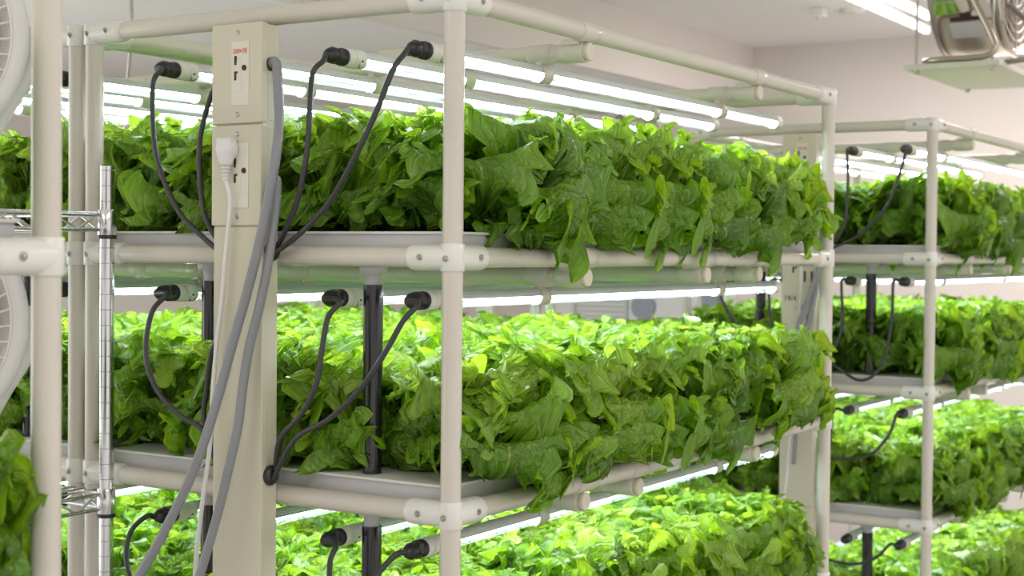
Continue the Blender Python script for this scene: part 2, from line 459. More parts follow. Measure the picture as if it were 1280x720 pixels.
def make_led(x0, y0, k, i, rk):
    place = ['nearest the aisle', 'second from the aisle', 'third from the aisle', 'farthest from the aisle'][i]
    t = thing('led_tube', f'glowing LED tube {place}, {TIER[k]} tier, {RSHORT[rk]}', 'light', (x0+TX[i], y0, TOP[k]+TZ), 0, 'white LED tubes under the rack levels')
    shared('tube_housing', 'lh', led_housing, M['housing'], t); shared('light_diffuser', 'ld', led_diff, M['diffuser'], t); shared('led_strip', 'ls', led_strip, M['led'], t)
    c = shared('end_collar', 'lc', led_cap, M['cap'], t); shared('printed_marks', 'lm', led_marks, M['ink'], c)
    shared('end_cap', 'le', led_end, M['cap'], t); shared('cable_gland', 'lg', gland, M['black'], t)
    for y in (.39, 1.12):
        shared('tube_clip', 'lcl', led_clip, M['pipe'], t, (0, y, 0))
    return t
for rk, tiers in (('central', (0, 1, 2)), ('second', (0, 1, 2, 3)), ('left', (0, 1, 2))):
    y0, x0 = RACKS[rk]
    for k in tiers:
        for i in range(4): make_led(x0, y0, k, i, rk)
for rk, tiers in (('central', (0, 1, 2)), ('second', (0, 1, 2, 3)), ('left', (0, 1, 2)), ('near', (0, 1, 2))):
    y0, x0 = RACKS[rk]
    for k in tiers:
        make_tray(x0, y0, k, rk, TOP[k+1])
for rk, ks in (('central', (1, 2)), ('second', (1, 2, 3)), ('left', (1, 2))):
    y0, x0 = RACKS[rk]
    for k in ks:
        for dx, side in ((-.19, 'nearer the aisle'), (-.535, 'farther from the aisle')):
            if rk == 'second' and k == 2 and dx > -.3: continue
            make_drain(x0+dx, y0+.058, TOP[k]-.0165, TOP[k+1]+.039, f'black drain pipe {side}, {TIER[k]} tier, {RSHORT[rk]}')

# ------------------------------------------------------------------ lettuces
rng = np.random.default_rng(11)
def leaf_arrays(Lh, Wd, a0, a1, az, base_r, ruff, cup, tone, NV=96, NU=30, bend=1.7):
    vv = 1-(1-np.linspace(0, 1, NV))**1.3; v = vv[:, None]; u = np.linspace(-1, 1, NU+1)[None, :]
    u = np.sign(u)*np.abs(u)**.8                       # finer towards the margin
    ang = a0 + (a1-a0)*vv**bend + .10*np.sin(vv*6+rng.uniform(0, 6))*vv
    ds = Lh*np.diff(vv)
    r = base_r + np.concatenate([[0], np.cumsum(np.sin(ang[:-1]))*ds]); z = np.concatenate([[0], np.cumsum(np.cos(ang[:-1]))*ds])
    t = np.clip((v-.02)/.60, 0, 1)
    prof = (.13 + .87*t*t*(3-2*t)*.55 + .87*.45*t) * np.sqrt(np.clip(1-np.clip((v-.58)/.42, 0, 1)**2.4, 0, 1))
    au = np.abs(u); sgn = np.sign(u)
    def tri(x): return 2*np.abs(x-np.floor(x+.5))*2-1
    p1, p2, p3, p4 = rng.uniform(0, 1, 4)
    jit = .4*np.sin(v*8+p3*7+sgn*2)
    lob = tri(v*5.3 + p1 + .37*sgn + jit*.6)           # broad lobes with pointed tips
    teeth = tri(v*17 + p2 + .3*sgn + jit)            # small teeth between them
    w = Wd/2*prof*(1 + (.13*lob + .15*teeth)*au**4) * (1+.05*np.sin(v*4+p4*6))
    x = u*w
    edge = np.clip((v-.10)/.25, 0, 1)
    k = Wd/.15
    lowf = np.sin(2*PI*(2.1*v+p2)+sgn*1.5+p1*5)*au**1.3*.021
    midf = np.sin(2*PI*(3.9*v+p3+.25*sgn)+jit*2)*au**2.3*.018
    hif = np.sin(2*PI*(11.5*v+p4+.4*sgn)+jit*4)*au**4*.0095
    bl = np.sin(2*PI*(7.5*v-3.2*au)+p1*6)*np.clip(1-au*.6, 0, 1)*np.clip(au*4, 0, 1)*.0021      # puckered between the side veins
    bl = bl + (np.sin(u*11+v*6+p2*6)*np.sin(v*30-au*9+p3*6)+.7*np.sin(u*19-v*13+p4*6)*np.sin(v*47+u*7+p1*6))*.0019*np.clip(v*4, 0, 1)*np.clip(au*6, 0, 1)
    h = cup*w*au**2 + (lowf+midf+hif)*edge*ruff*k + bl - .003*np.clip(1-au*6, 0, 1)
    tw = np.cos(2*PI*(9.3*v+p4+.4*sgn)+jit*4)*au**4*.006*ruff*edge + .007*tri(u*2.6+p1)*v**8 + .009*tri(u*6.3+p2)*v**10
    T = np.stack([np.sin(ang), np.cos(ang)], 1); Nn = np.stack([-np.cos(ang), np.sin(ang)], 1)   # tangent, upper normal in (r,z)
    fold = rng.uniform(-.28, .28)*v**1.5
    rr = r[:, None] + T[:, :1]*tw + Nn[:, :1]*(h+fold*x)
    zz = z[:, None] + T[:, 1:]*tw + Nn[:, 1:]*(h+fold*x)
    x = x + .02*np.sin(v*3+p4*6)*v
    ca, sa = math.cos(az), math.sin(az)
    P = np.stack([rr*ca - x*sa, rr*sa + x*ca, zz], -1).reshape(-1, 3)
    n1 = NU+1
    i, j = np.meshgrid(np.arange(NV-1), np.arange(NU), indexing='ij')
    a = (i*n1+j).ravel()
    F = np.stack([a, a+1, a+n1+1, a+n1], 1)
    UV = np.stack([np.broadcast_to((u+1)/2, (NV, n1)), np.broadcast_to(v, (NV, n1))], -1).reshape(-1, 2)
    return P, F, UV, np.full(len(P), tone)
def lettuce_mesh(seed, kind='mid'):
    global rng; rng = np.random.default_rng(seed)
    nleaf = {'mid': 18, 'drape': 25, 'end': 22}[kind]
    Ps, Fs, UVs, Ts = [], [], [], []; off = 0; az = rng.uniform(0, 6)
    for k in range(nleaf):
        q = k/(nleaf-1)                           # 0 inner, 1 outer
        az += 2.39996 + rng.uniform(-.25, .25)
        Lh = (.170 + .055*min(1, q*2.5) - .04*max(0, q-.7)/.3) + rng.uniform(-.016, .016)
        Wd = .115 + .060*min(1, q*1.8) + rng.uniform(-.014, .018)
        a0 = 3 + 14*q + 42*max(0, q-.55)/.45 + rng.uniform(-7, 7)
        a1 = {'mid': 20 + 85*q, 'drape': 20 + 100*q, 'end': 18 + 92*q}[kind] + rng.uniform(-32, 26)
        out = math.cos(az)
        if kind == 'drape' and q > .3 and out > 0: a1 += 48*out*rng.uniform(.4, 1); Lh += .03*out; a0 += 8*out
        if kind == 'drape' and q > .3 and out < -.2: a1 -= 20
        if kind == 'end': Lh *= 1-.33*max(0, q-.35)/.65
        tone = float(np.clip(.86 - .55*q + rng.uniform(-.16, .16), 0, 1))
        P, F, UV, T = leaf_arrays(Lh, Wd, math.radians(a0), math.radians(a1), az, .006+.010*q, rng.uniform(.75, 1.2), .30-.55*q, tone)
        P[:, 2] += .004 + .010*(1-q)
        Ps.append(P); Fs.append(F+off); UVs.append(UV); Ts.append(T); off += len(P)
    P = np.concatenate(Ps); F = np.concatenate(Fs); UV = np.concatenate(UVs); T = np.concatenate(Ts)
    lo = (P[:, 2] < .002) & ((np.hypot(P[:, 0], P[:, 1]) < .10) if kind == 'drape' else True)
    P[lo, 2] = .002 + (P[lo, 2]-.002)*.02
    hi = P[:, 2] > .150; P[hi, 2] = .150 + .030*np.tanh((P[hi, 2]-.150)/.030)
    me = bpy.data.meshes.new('lettuce')
    me.vertices.add(len(P)); me.vertices.foreach_set('co', P.astype(np.float32).ravel())
    me.loops.add(F.size); me.loops.foreach_set('vertex_index', F.astype(np.int32).ravel())
    me.polygons.add(len(F)); me.polygons.foreach_set('loop_start', np.arange(0, F.size, 4, dtype=np.int32)); me.polygons.foreach_set('loop_total', np.full(len(F), 4, dtype=np.int32))
    uvl = me.uv_layers.new(name='UVMap'); uvl.data.foreach_set('uv', UV[F.ravel()].astype(np.float32).ravel())
    at = me.attributes.new('tone', 'FLOAT', 'POINT'); at.data.foreach_set('value', T.astype(np.float32))
    me.polygons.foreach_set('use_smooth', np.ones(len(F), bool))
    me.update(calc_edges=True); me.materials.append(M['leaf'])
    return me
HEADS = [lettuce_mesh(100+i) for i in range(6)]
DRAPED = [lettuce_mesh(200+i, 'drape') for i in range(6)]
ENDS = [lettuce_mesh(300+i, 'end') for i in range(4)]
ROWNAME = ['aisle row', 'second row', 'third row', 'back row']

def plant(rk, k, row, j, nx, ny, x=None, y=None, me=None, rz=None, sc=None, label=None):
    y0, x0 = RACKS[rk]
    zb = TOP[k+1]+.039
    if x is None:
        x = x0 - .085 - (W-.17)*row/(nx-1) + random.uniform(-.012, .012)
        y = y0 + (.135 if j == 0 else .105) + (LEN-.21)*j/(ny-1) + random.uniform(-.018, .018)
    rowd = row == 0; endd = j == 0; farend = j == ny-1
    if me is None:
        if endd and rowd:
            me = random.choice(DRAPED); rz = random.uniform(.3, .6); y += .045
        elif endd:
            me = random.choice(ENDS); rz = random.uniform(0, 6.28)
        elif rowd:
            me = random.choice(DRAPED); rz = random.uniform(-.5, .5)
            if farend: me = random.choice(ENDS if k != 1 else DRAPED); y -= .03; sc = sc or 1.0
        else:
            me = random.choice(HEADS); rz = random.uniform(0, 6.28)
    o = bpy.data.objects.new('lettuce', me); COL.objects.link(o)
    o.location = (x, y, zb); s_ = sc or random.uniform(1.06, 1.18)
    o.scale = (s_, s_, s_*random.uniform(1.02, 1.12)); o.rotation_euler = (random.uniform(-.06, .06), random.uniform(-.06, .06), rz)
    pos = f'{ORD[j]} from near end' if j < ny-1 else 'last at far end'
    if label is None: label = f'frilly lettuce, {ROWNAME[row]}, {pos}, {TIER[k]} tray, {RSHORT[rk]}'
    tag(o, label, 'lettuce', f'frilly lettuces on the {TIER[k]} tray of {RNAME[rk]}')
    return o
for rk, tiers in (('central', (0, 1, 2)), ('second', (0, 1, 2, 3)), ('left', (0, 1, 2))):
    for k in tiers:
        for row in range(4):
            if rk == 'second' and k == 3 and row > 1: continue
            for j in range(8):
                if rk == 'left' and k == 0 and j > 5: continue
                plant(rk, k, row, j, 4, 8)
for k, y, what in ((0, -.97, 'frilly lettuce whose leaf tip shows at the far left edge of the near rack'), (1, -.89, 'blurred frilly lettuce hanging over the lower left corner of the near rack')):
    plant('near', k, 0, 7, 4, 8, x=-.10, y=y, label=what, me=DRAPED[2 if k else 0], rz=.55, sc=1.15 if k == 0 else 1.03)
plant('near', 1, 1, 7, 4, 8, x=-.29, y=-.96, label='blurred frilly lettuce just left of the corner one on the near rack')

# ------------------------------------------------------------------ wiring ducts and their cables
def text(name, s_, size, m_, parent, loc, rot=(PI/2, 0, 0), bold=0):
    cu = bpy.data.curves.new(name, 'FONT'); cu.body = s_; cu.size = size; cu.extrude = .0002; cu.offset = bold
    cu.align_x = 'CENTER'; cu.align_y = 'CENTER'; cu.materials.append(m_)
    tmp = bpy.data.objects.new(name, cu); COL.objects.link(tmp)
    me = bpy.data.meshes.new_from_object(tmp.evaluated_get(bpy.context.evaluated_depsgraph_get()))
    bpy.data.objects.remove(tmp); me.name = name
    if not me.materials: me.materials.append(m_)
    o = link(name, me, parent, loc); o.rotation_euler = rot
    return o
DX0, DX1, DY0, DY1 = -.424, -.321, -.058, -.0165
def make_duct(y0, x0, label, second=False):
    t = thing('wiring_duct', label, 'duct', (x0+(DX0+DX1)/2, y0+DY0, 0), 0, 'cream wiring ducts on the rack ends')
    hw = (DX1-DX0)/2
    b = MB(); b.box(-hw+.003, hw-.0015, .006, DY1-DY0, 0, 1.874); b.box(-hw+.001, hw, .004, .0155, 0, 1.565)
    d = b.obj('duct_body', M['duct'], t, bevel=.0012)
    for z0, z1 in ((1.726, 1.882), (1.566, 1.7235)):
        b = MB(); b.box(-hw-.001, hw, 0, .014, z0, z1); b.box(-hw+.002, hw-.001, .014, DY1-DY0, z0+.003, z1-.002)
        p = b.obj('outlet_box', M['duct'], t, bevel=.0022)
        b = MB()
        for z in (z0+.014, z1-.014):
            b.lathe((.002, .0005, z), (0, -1, 0), [(0, .0046), (.0008, .0042), (.0013, .002)], 14)
        b.obj('screw', M['bolt'], p)
        b = MB(); b.box(-.010, .026, -.0012, 0, z0+.028, z1-.028); b.box(-.007, .011, -.0018, -.0012, z0+.05, z1-.06)
        ol = b.obj('outlet_strip', M['outlet'], p, bevel=.0006)
        zc = z0+.087
        b = MB()
        b.box(-.003, .001, -.0024, -.0010, zc+.004, zc+.018); b.box(-.003, .001, -.0024, -.0010, zc-.020, zc-.006); b.box(-.001, .004, -.0023, -.0010, zc-.009, zc-.006)
        b.lathe((.017, -.001, zc-.001), (0, -1, 0), [(0, .0045), (.0013, .0045)], 14)
        b.obj('socket_slot', M['hole'], ol)
        if z0 > 1.7: text('voltage_print', '200V用', .0098, M['ink_red'], ol, (.008, -.0014, z1-.044))
    if second:
        text('printed_number', '11', .043, M['ink'], t, (.031, .0036, 1.463), bold=.001)
        text('printed_letter', "r'", .036, M['ink'], t, (-.009, .0036, 1.487), bold=.001)
        text('handwritten_mark', '19/4', .022, M['ink'], t, (-.024, .0036, 1.40))
        text('handwritten_mark', '- 4 1', .022, M['ink'], t, (.012, .0036, 1.375))
        text('handwritten_mark', '1F', .026, M['ink'], t, (.035, .0036, 1.345))
    return t
duct1 = make_duct(0, 0, 'cream wiring duct with outlet boxes and white plug, near end of central rack')
duct2 = make_duct(2.385, 0, 'cream wiring duct numbered 11 on the near end of the blurred right rack', True)
def grommet(parent, p, d, r=.016):
    o = MB(); o.lathe(p, d, [(0, r*.6), (.0002, r), (.004, r), (.008, r*.85), (.010, r*.6)], 20); return o.obj('rubber_grommet', M['black'], parent)
gx = DX1-(DX0+DX1)/2
for z in (1.527, 1.175): grommet(duct1, (gx-.0005, .024, z), (1, 0, 0))
MB().lathe((gx-.001, .022, 1.818), (1, 0, 0), [(0, .010), (.0016, .011), (.002, .009)], 18).obj('cable_hole', M['hole'], duct1)

def cable(label, pts, r, m_, name='black_cord', group=None, sub=7):
    "pts: (photo x, photo y, distance plane Y) of a cable hanging at the rack's end"
    P = [p if isinstance(p, Vector) else pix(p[0], p[1], Y=p[2]) for p in pts]
    c = P[0]
    o = MB().sweep([p-c for p in P], r, 12, 0, sub).obj(name, m_); o.location = c
    tag(o, label, 'cable', group)
    return o
CR_ = .0043
def led_end_pt(x0, y0, k, i, d=.004): return Vector((x0+TX[i], y0+d, TOP[k]+TZ))
G1 = Vector((DX1+.008, -.034, 1.527)); G2 = Vector((DX1+.008, -.034, 1.175))
grp = 'black cords of the LED tubes'
cable('black cord looping from the left LED tube down to the duct, upper tier, central rack', [led_end_pt(0, 0, 0, 3), (201, 88, -.012), (192, 102, -.022), (191, 150, -.035), (198, 205, -.045), (222, 262, -.045), (250, 293, -.042), Vector((DX0+.004, -.04, 1.523))], CR_, M['cord'], group=grp)
cable('black cord emerging left of the outlet box, upper tier, central rack', [led_end_pt(0, 0, 0, 2), (299, 88, -.01), (276, 100, -.012), (262, 125, -.012), (250, 175, -.014), (250, 225, -.02), (258, 275, -.03), Vector((DX0+.004, -.035, 1.531))], CR_, M['cord'], group=grp)
cable('black cord just right of the duct, upper tier, central rack', [led_end_pt(0, 0, 0, 1), (404, 76, -.012), (391, 92, -.03), (387, 140, -.045), (383, 195, -.05), (372, 250, -.05), (356, 290, -.045), G1+Vector((0, .003, .004))], CR_, M['cord'], group=grp)
cable('longest black cord sloping to the duct beside the front post, upper tier', [led_end_pt(0, 0, 0, 0), (505, 68, -.012), (492, 86, -.03), (470, 140, -.05), (444, 195, -.06), (412, 252, -.06), (375, 292, -.05), G1+Vector((0, -.002, -.004))], CR_, M['cord'], group=grp)
cable('black cord bowed over the left lettuces, middle tier, central rack', [led_end_pt(0, 0, 1, 3), (208, 368, -.012), (191, 388, -.025), (183, 425, -.038), (185, 460, -.045), (200, 493, -.045), (226, 520, -.042), (255, 540, -.04), Vector((DX0+.004, -.036, 1.155))], CR_, M['cord'], group=grp)
cable('dark cord close along the left side of the duct, middle tier', [led_end_pt(0, 0, 1, 2), (318, 380, -.012), (285, 400, -.013), (265, 440, -.015), (258, 490, -.018), (256, 530, -.024), Vector((DX0+.004, -.032, 1.15))], CR_, M['cord'], group=grp)
cable('black cord left of the drain pipe, middle tier, central rack', [led_end_pt(0, 0, 1, 1), (425, 377, -.014), (410, 397, -.03), (402, 440, -.045), (394, 485, -.055), (375, 520, -.055), (350, 549, -.045), G2+Vector((0, .003, .004))], CR_, M['cord'], group=grp)
cable('black cord crossing in front of the drain pipe, middle tier, central rack', [led_end_pt(0, 0, 1, 0), (522, 381, -.012), (504, 401, -.03), (480, 443, -.05), (452, 484, -.06), (412, 523, -.06), (370, 548, -.05), G2+Vector((0, -.002, -.004))], CR_, M['cord'], group=grp)
for i, lab, pts in ((3, 'black cord curving down below the left rail, lower tier, central rack', [(184, 645, -.012), (165, 662, -.025), (158, 690, -.035), (163, 722, -.04), (185, 765, -.045), (230, 800, -.045)]),
                    (1, 'black cord dropping from the LED connector right of the duct, lower tier', [(420, 680, -.012), (413, 700, -.03), (410, 730, -.04), (395, 770, -.05), (365, 800, -.045)]),
                    (0, 'black cord dropping from the connector beside the front post, lower tier', [(497, 692, -.012), (480, 708, -.03), (462, 732, -.05), (430, 775, -.055), (370, 805, -.05)]),
                    (2, 'dark cord against the duct, lower tier, central rack', [(300, 655, -.012), (266, 668, -.013), (252, 700, -.016), (248, 740, -.02), (262, 790, -.03)])):
    x_end = Vector((DX1+.003, -.034, .80)) if i < 2 else Vector((DX0, -.036, .80))
    cable(lab, [led_end_pt(0, 0, 2, i)]+pts+[x_end], CR_, M['cord'], group=grp)
# grey mains cables down the duct and the white plug cord
cable('thick grey cable leaving the hole near the top of the duct and sweeping left', [Vector((DX1-.004, -.036, 1.818)), Vector((DX1+.012, -.038, 1.8185)), (348, 118, -.045), (349, 150, -.055), (345, 195, -.072), (337, 240, -.078), (325, 300, -.080), (309, 365, -.082), (290, 432, -.085), (270, 505, -.095), (247, 575, -.11), (218, 640, -.125), (172, 722, -.14), (120, 790, -.15), (70, 850, -.15)], .0076, M['grey'], 'grey_wire', 'grey mains cables on the duct')
cable('thick grey cable ending in a loop, hanging down the right of the duct', [Vector((DX1+.004, -.045, 1.60)), (345, 225, -.05), (346, 240, -.056), (342, 280, -.062), (335, 330, -.066), (324, 385, -.070), (312, 432, -.074), (304, 480, -.078), (298, 530, -.08), (286, 585, -.085), (270, 650, -.09), (248, 725, -.1), (225, 800, -.1), (215, 900, -.08)], .0072, M['grey'], 'grey_wire', 'grey mains cables on the duct')
pl = thing('power_plug', 'white ribbed power plug with white cord in the lower outlet of the central duct', 'plug', tuple(pix(287, 190, Y=-.062)))
def plug(b):
    b.lathe((0, .002, .004), (0, -1, 0), [(0, .0165), (.004, .018), (.016, .016), (.0205, .0125), (.022, .008)], 24)
    b.box(-.014, .014, -.016, .002, .004, .021)
    b.lathe((0, -.008, 0), (0, 0, -1), [(0, .0150), (.012, .0125), (.020, .010)], 20)
p_ = MB(); plug(p_); p_.obj('plug_body', M['cable_white'], pl, bevel=.002)
p_ = MB()
for k in range(5): p_.lathe((0, -.008, -.018-.0056*k), (0, 0, -1), [(0, .0092-.0009*k), (.0036, .0090-.0009*k), (.0037, .0052), (.0056, .0052)], 18)
p_.obj('strain_relief', M['cable_white'], pl)
base = pl.location
cp = [base+Vector((0, -.008, -.044)), pix(288, 250, Y=-.068), pix(285, 290, Y=-.066), pix(281, 330, Y=-.066), pix(277, 380, Y=-.067), pix(271, 430, Y=-.068), pix(266, 490, Y=-.07), pix(262, 560, Y=-.075), pix(254, 620, Y=-.08), pix(247, 680, Y=-.08), pix(243, 730, Y=-.08), pix(235, 850, Y=-.08)]
MB().sweep([c-base for c in cp], .0036, 10).obj('white_cord', M['cable_white'], pl)

# cords and cables of the second rack
Y2 = 2.385
def cab2(lab, k, i, pts, r=CR_): cable(lab, ([led_end_pt(0, Y2, k, i)] if i is not None else []) + [(x, y, Y2+d) for x, y, d in pts], r, M['cord'] if r == CR_ else M['grey'], group='cords on the end of the blurred right rack')
cab2('blurred black cord hanging straight from the LED tube, upper tier, right rack', 0, 1, [(1059, 190, -.02), (1060, 230, -.03), (1057, 275, -.04), (1045, 300, -.045), (1028, 312, -.04)])
cab2('blurred black cord sweeping left from the front LED tube, upper tier, right rack', 0, 0, [(1132, 190, -.02), (1122, 225, -.04), (1105, 262, -.05), (1075, 293, -.05), (1045, 308, -.045), (1028, 315, -.04)])
cab2('blurred black cord hanging left of the drain pipe, middle tier, right rack', 1, 1, [(1052, 352, -.02), (1053, 395, -.03), (1048, 425, -.04), (1036, 440, -.045), (1028, 442, -.04)])
cab2('blurred black cord in a deep loop right of the drain pipe, middle tier', 1, 0, [(1117, 352, -.02), (1115, 395, -.04), (1108, 440, -.05), (1093, 468, -.055), (1072, 475, -.055), (1045, 458, -.05), (1028, 448, -.04)])
cab2('blurred black cord curving down left of the numbered duct, middle tier', 1, 2, [(963, 352, -.02), (962, 385, -.03), (968, 415, -.035), (986, 440, -.04)])
cab2('blurred dark cord left of the far drain pipe, middle tier, right rack', 1, 3, [(900, 360, -.02), (905, 380, -.03), (925, 408, -.035), (960, 440, -.04), (986, 452, -.03)])
cab2('blurred black cord under the middle tray, lower tier, right rack', 2, 0, [(1120, 520, -.02), (1110, 545, -.04), (1085, 570, -.05), (1045, 573, -.05), (1028, 570, -.04)])
cab2('blurred short black cord by the duct, lower tier, right rack', 2, 1, [(1043, 512, -.015), (1039, 535, -.03), (1036, 560, -.035), (1028, 566, -.035)])
cab2('blurred black cord left of the numbered duct, lower tier', 2, 2, [(976, 520, -.015), (975, 545, -.03), (980, 560, -.035), (987, 565, -.035)])
cab2('lowest blurred black cord, bottom tier, right rack', 3, 0, [(1113, 680, -.015), (1095, 697, -.03), (1068, 705, -.035), (1035, 700, -.035)])
cab2('blurred grey cable slanting across the numbered duct from its top right', 0, None, [(1024, 330, -.065), (1020, 345, -.075), (1010, 375, -.08), (1000, 400, -.085), (988, 435, -.085), (975, 470, -.09), (955, 520, -.09)], .0076)
cab2('blurred grey cable hanging right of the slanting one on the numbered duct', 0, None, [(1025, 325, -.065), (1022, 350, -.07), (1015, 385, -.072), (1007, 420, -.075), (1001, 450, -.075), (998, 500, -.08), (992, 580, -.08)], .0072)
cable('blurred white cord hanging down the numbered duct', [(1003, 240, Y2-.065), (1002, 300, Y2-.07), (1001, 350, Y2-.07), (999, 420, Y2-.07), (990, 520, Y2-.08), (983, 600, Y2-.08), (978, 640, Y2-.09), (970, 700, Y2-.09)], .0036, M['cable_white'])

# ------------------------------------------------------------------ chrome wire shelf with two fans, left
sh = thing('wire_shelf', 'chrome wire shelving unit standing left of the central rack', 'shelf', (-.63, -.086, 0))
SX, SY = -.86, -.44
for px_, py_ in ((0, 0), (SX, 0), (0, SY), (SX, SY)):
    b = MB(); b.lathe((0, 0, 0), (0, 0, 1), [(0, .0118), (1.664, .0118)], 28)
    z = .03
    while z < 1.66: b.lathe((0, 0, z), (0, 0, 1), [(0, .0118), (.0002, .01195), (.0012, .01195), (.0014, .0118)], 28, 1, flat=True, cap=False); z += .0254
    p = b.obj('post', [M['steel'], M['bolt']], sh, (px_, py_, 0))
    MB().lathe((0, 0, 1.664), (0, 0, 1), [(0, .0095), (.002, .0085)], 16).obj('post_cap', M['black'], p)
for zt in (1.583, 1.124, .62):
    b = MB()
    corners = [(0, 0), (0, SY), (SX, SY), (SX, 0)]
    for a in range(4):
        p, q = Vector((*corners[a], 0)), Vector((*corners[(a+1) % 4], 0)); d = (q-p).normalized(); inn = Vector((0, 0, 0))
        for dz in (0, -.024): b.cyl(p+d*.01+Vector((0, 0, zt+dz)), q-d*.01+Vector((0, 0, zt+dz)), .0032, 10)
        n = int((q-p).length/.045); L_ = (q-p).length-.04
        for i in range(n):
            s0 = p+d*(.02+L_*i/n); s1 = p+d*(.02+L_*(i+1)/n)
            za, zb = (zt-.024, zt) if i % 2 else (zt, zt-.024)
            b.cyl(s0+Vector((0, 0, za)), s1+Vector((0, 0, zb)), .0022, 8)
    x = SX+.03
    while x < -.02: b.cyl((x, 0, zt+.004), (x, SY, zt+.004), .0018, 6); x += .026
    for yy in (SY/3, 2*SY/3): b.cyl((SX, yy, zt), (0, yy, zt), .0026, 8)
    s_ = b.obj('wire_deck', M['steel'], sh)
    for px_, py_ in corners:
        b = MB(); b.lathe((px_, py_, zt-.033), (0, 0, 1), [(0, .0152), (.001, .0158), (.041, .0150), (.042, .0143)], 24); b.obj('shelf_collar', M['steel'], s_)
        b = MB(); b.lathe((px_, py_, zt-.039), (0, 0, 1), [(0, .0155), (.006, .0160)], 24); b.obj('collar_ring', M['black'], s_)

def make_fan(loc, rz, label, R_=.19):
    t = thing('desk_fan', label, 'fan', loc, rz, 'white fans on the wire shelf')
    zc = R_+.075
    b = MB(); b.lathe((0, 0, 0), (0, 0, 1), [(0, .135), (.012, .14), (.028, .13), (.04, .05)], 36); b.obj('fan_base', M['white'], t)
    # yoke arms beside the head
    b = MB()
    for s_ in (-1, 1):
        b.sweep([(s_*.03, .03, .03), (s_*(R_*.5), .03, .045), (s_*(R_*.86), .03, zc-.115), (s_*(R_+.012), .02, zc-.04), (s_*(R_+.018), .01, zc+.02)], .014, 12)
    b.obj('yoke', M['white'], t)
    b = MB()                                     # housing: a deep round bowl open to the front (-Y)
    b.lathe((0, .06, zc), (0, -1, 0), [(0, .08), (.0, .08), (.02, R_*.8), (.05, R_*.97), (.075, R_*1.04), (.10, R_*1.03), (.108, R_*.99), (.106, R_*.90), (.09, R_*.86), (.03, R_*.80), (.022, .05)], 56, cap=False)
    b.obj('fan_housing', M['white'], t)
    b = MB()
    n = 44
    for i in range(n):
        a = 2*PI*i/n; c, s2 = math.cos(a), math.sin(a); c3, s3 = math.cos(a+.25), math.sin(a+.25)
        b.sweep([(c*.045, -.052, zc+s2*.045), ((c+c3)/2*R_*.5, -.054, zc+(s2+s3)/2*R_*.5), (c3*R_*.9, -.044, zc+s3*R_*.9)], .0021, 5, sub=3)
    for rr, yy in ((.045, -.052), (R_*.42, -.054), (R_*.66, -.052), (R_*.9, -.045)):
        pts = [(math.cos(2*PI*i/48)*rr, yy, zc+math.sin(2*PI*i/48)*rr) for i in range(49)]
        b.sweep(pts, .0026, 6, sub=1)
    b.obj('fan_grille', M['white'], t)
    b = MB(); b.lathe((0, -.045, zc), (0, -1, 0), [(0, .046), (.008, .044), (.012, .03)], 30); b.obj('centre_badge', M['white'], t)
    b = MB()
    for i in range(7):
        a = 2*PI*i/7; vs = []
        for q_ in range(6):
            rr = .035+(R_*.8-.035)*q_/5
            for e in (-1, 0, 1):
                an = a+e*(.30-.02*q_)+.1*q_/5
                vs.append((math.cos(an)*rr, -.008-e*.018, zc+math.sin(an)*rr))
        fs = [(q_*3+e, q_*3+e+1, q_*3+e+4, q_*3+e+3) for q_ in range(5) for e in range(2)]
        b.add(vs, fs)
        b.add([(x_, y_+.0018, z_) for x_, y_, z_ in vs], [f[::-1] for f in fs])
    b.lathe((0, .02, zc), (0, -1, 0), [(0, .036), (.04, .036), (.05, .02)], 24)
    b.obj('fan_blades', M['white'], t)
    return t
make_fan((-.86, -.33, 1.130), math.radians(52), 'white round fan on the lower wire shelf, grille cut by the left edge', .205)
make_fan((-.86, -.33, 1.589), math.radians(52), 'white round fan on the upper wire shelf at the top left corner', .205)

# ------------------------------------------------------------------ hanging board with drum fan, upper right
BX0, BX1, BY0, BY1, BZ = -.372, -.048, 3.29, 4.02, 2.17
hb = thing('hanging_board', 'cream board hung from the ceiling by thin rods, carrying the drum fan', 'shelf', ((BX0+BX1)/2, (BY0+BY1)/2, BZ))
b = MB(); b.box(BX0, BX1, BY0, BY1, BZ, BZ+.018); o = b.obj('board', M['shelfboard'], hb, bevel=.002); o.location = -hb.location
for x, y in ((BX0+.035, BY0+.03), (BX1-.03, BY0+.03), (BX0+.035, BY1-.05), (BX1-.03, BY1-.05)):
    o = MB().cyl((x, y, BZ-.012), (x, y, 2.6), .0045, 10).obj('hanging_rod', M['bolt'], hb); o.location = -hb.location
    n_ = MB().lathe((x, y, BZ-.014), (0, 0, 1), [(0, .007), (.004, .011), (.0138, .011)], 6, flat=True).obj('nut', M['bolt'], o)
df = thing('drum_fan', 'polished stainless drum fan standing on the hanging board at the top right', 'fan', ((BX0+BX1)/2+.02, BY0+.33, BZ+.018))
DR = .29; dz = DR+.055; dl = .115
def ring(b, x, R_, r, n=56): b.sweep([(x, math.cos(2*PI*i/n)*R_, dz+math.sin(2*PI*i/n)*R_) for i in range(n+1)], r, 10, sub=1)
b = MB(); b.lathe((-dl, 0, dz), (1, 0, 0), [(0, DR), (2*dl, DR), (2*dl, DR-.004), (0, DR-.004), (0, DR)], 72, cap=False); b.obj('drum', M['drum'], df)
b = MB(); ring(b, -dl, DR+.002, .008); b.obj('rim', M['bolt'], df)
b = MB(); ring(b, dl, DR+.002, .010); b.obj('rim', M['drum'], df)
b = MB()
for x_ in (-dl, dl):
    for rr in np.linspace(.06, DR-.02, 8): ring(b, x_, rr, .0018, 40)
    for i in range(8):
        a = 2*PI*i/8; b.cyl((x_, 0, dz), (x_, math.cos(a)*DR, dz+math.sin(a)*DR), .003, 8)
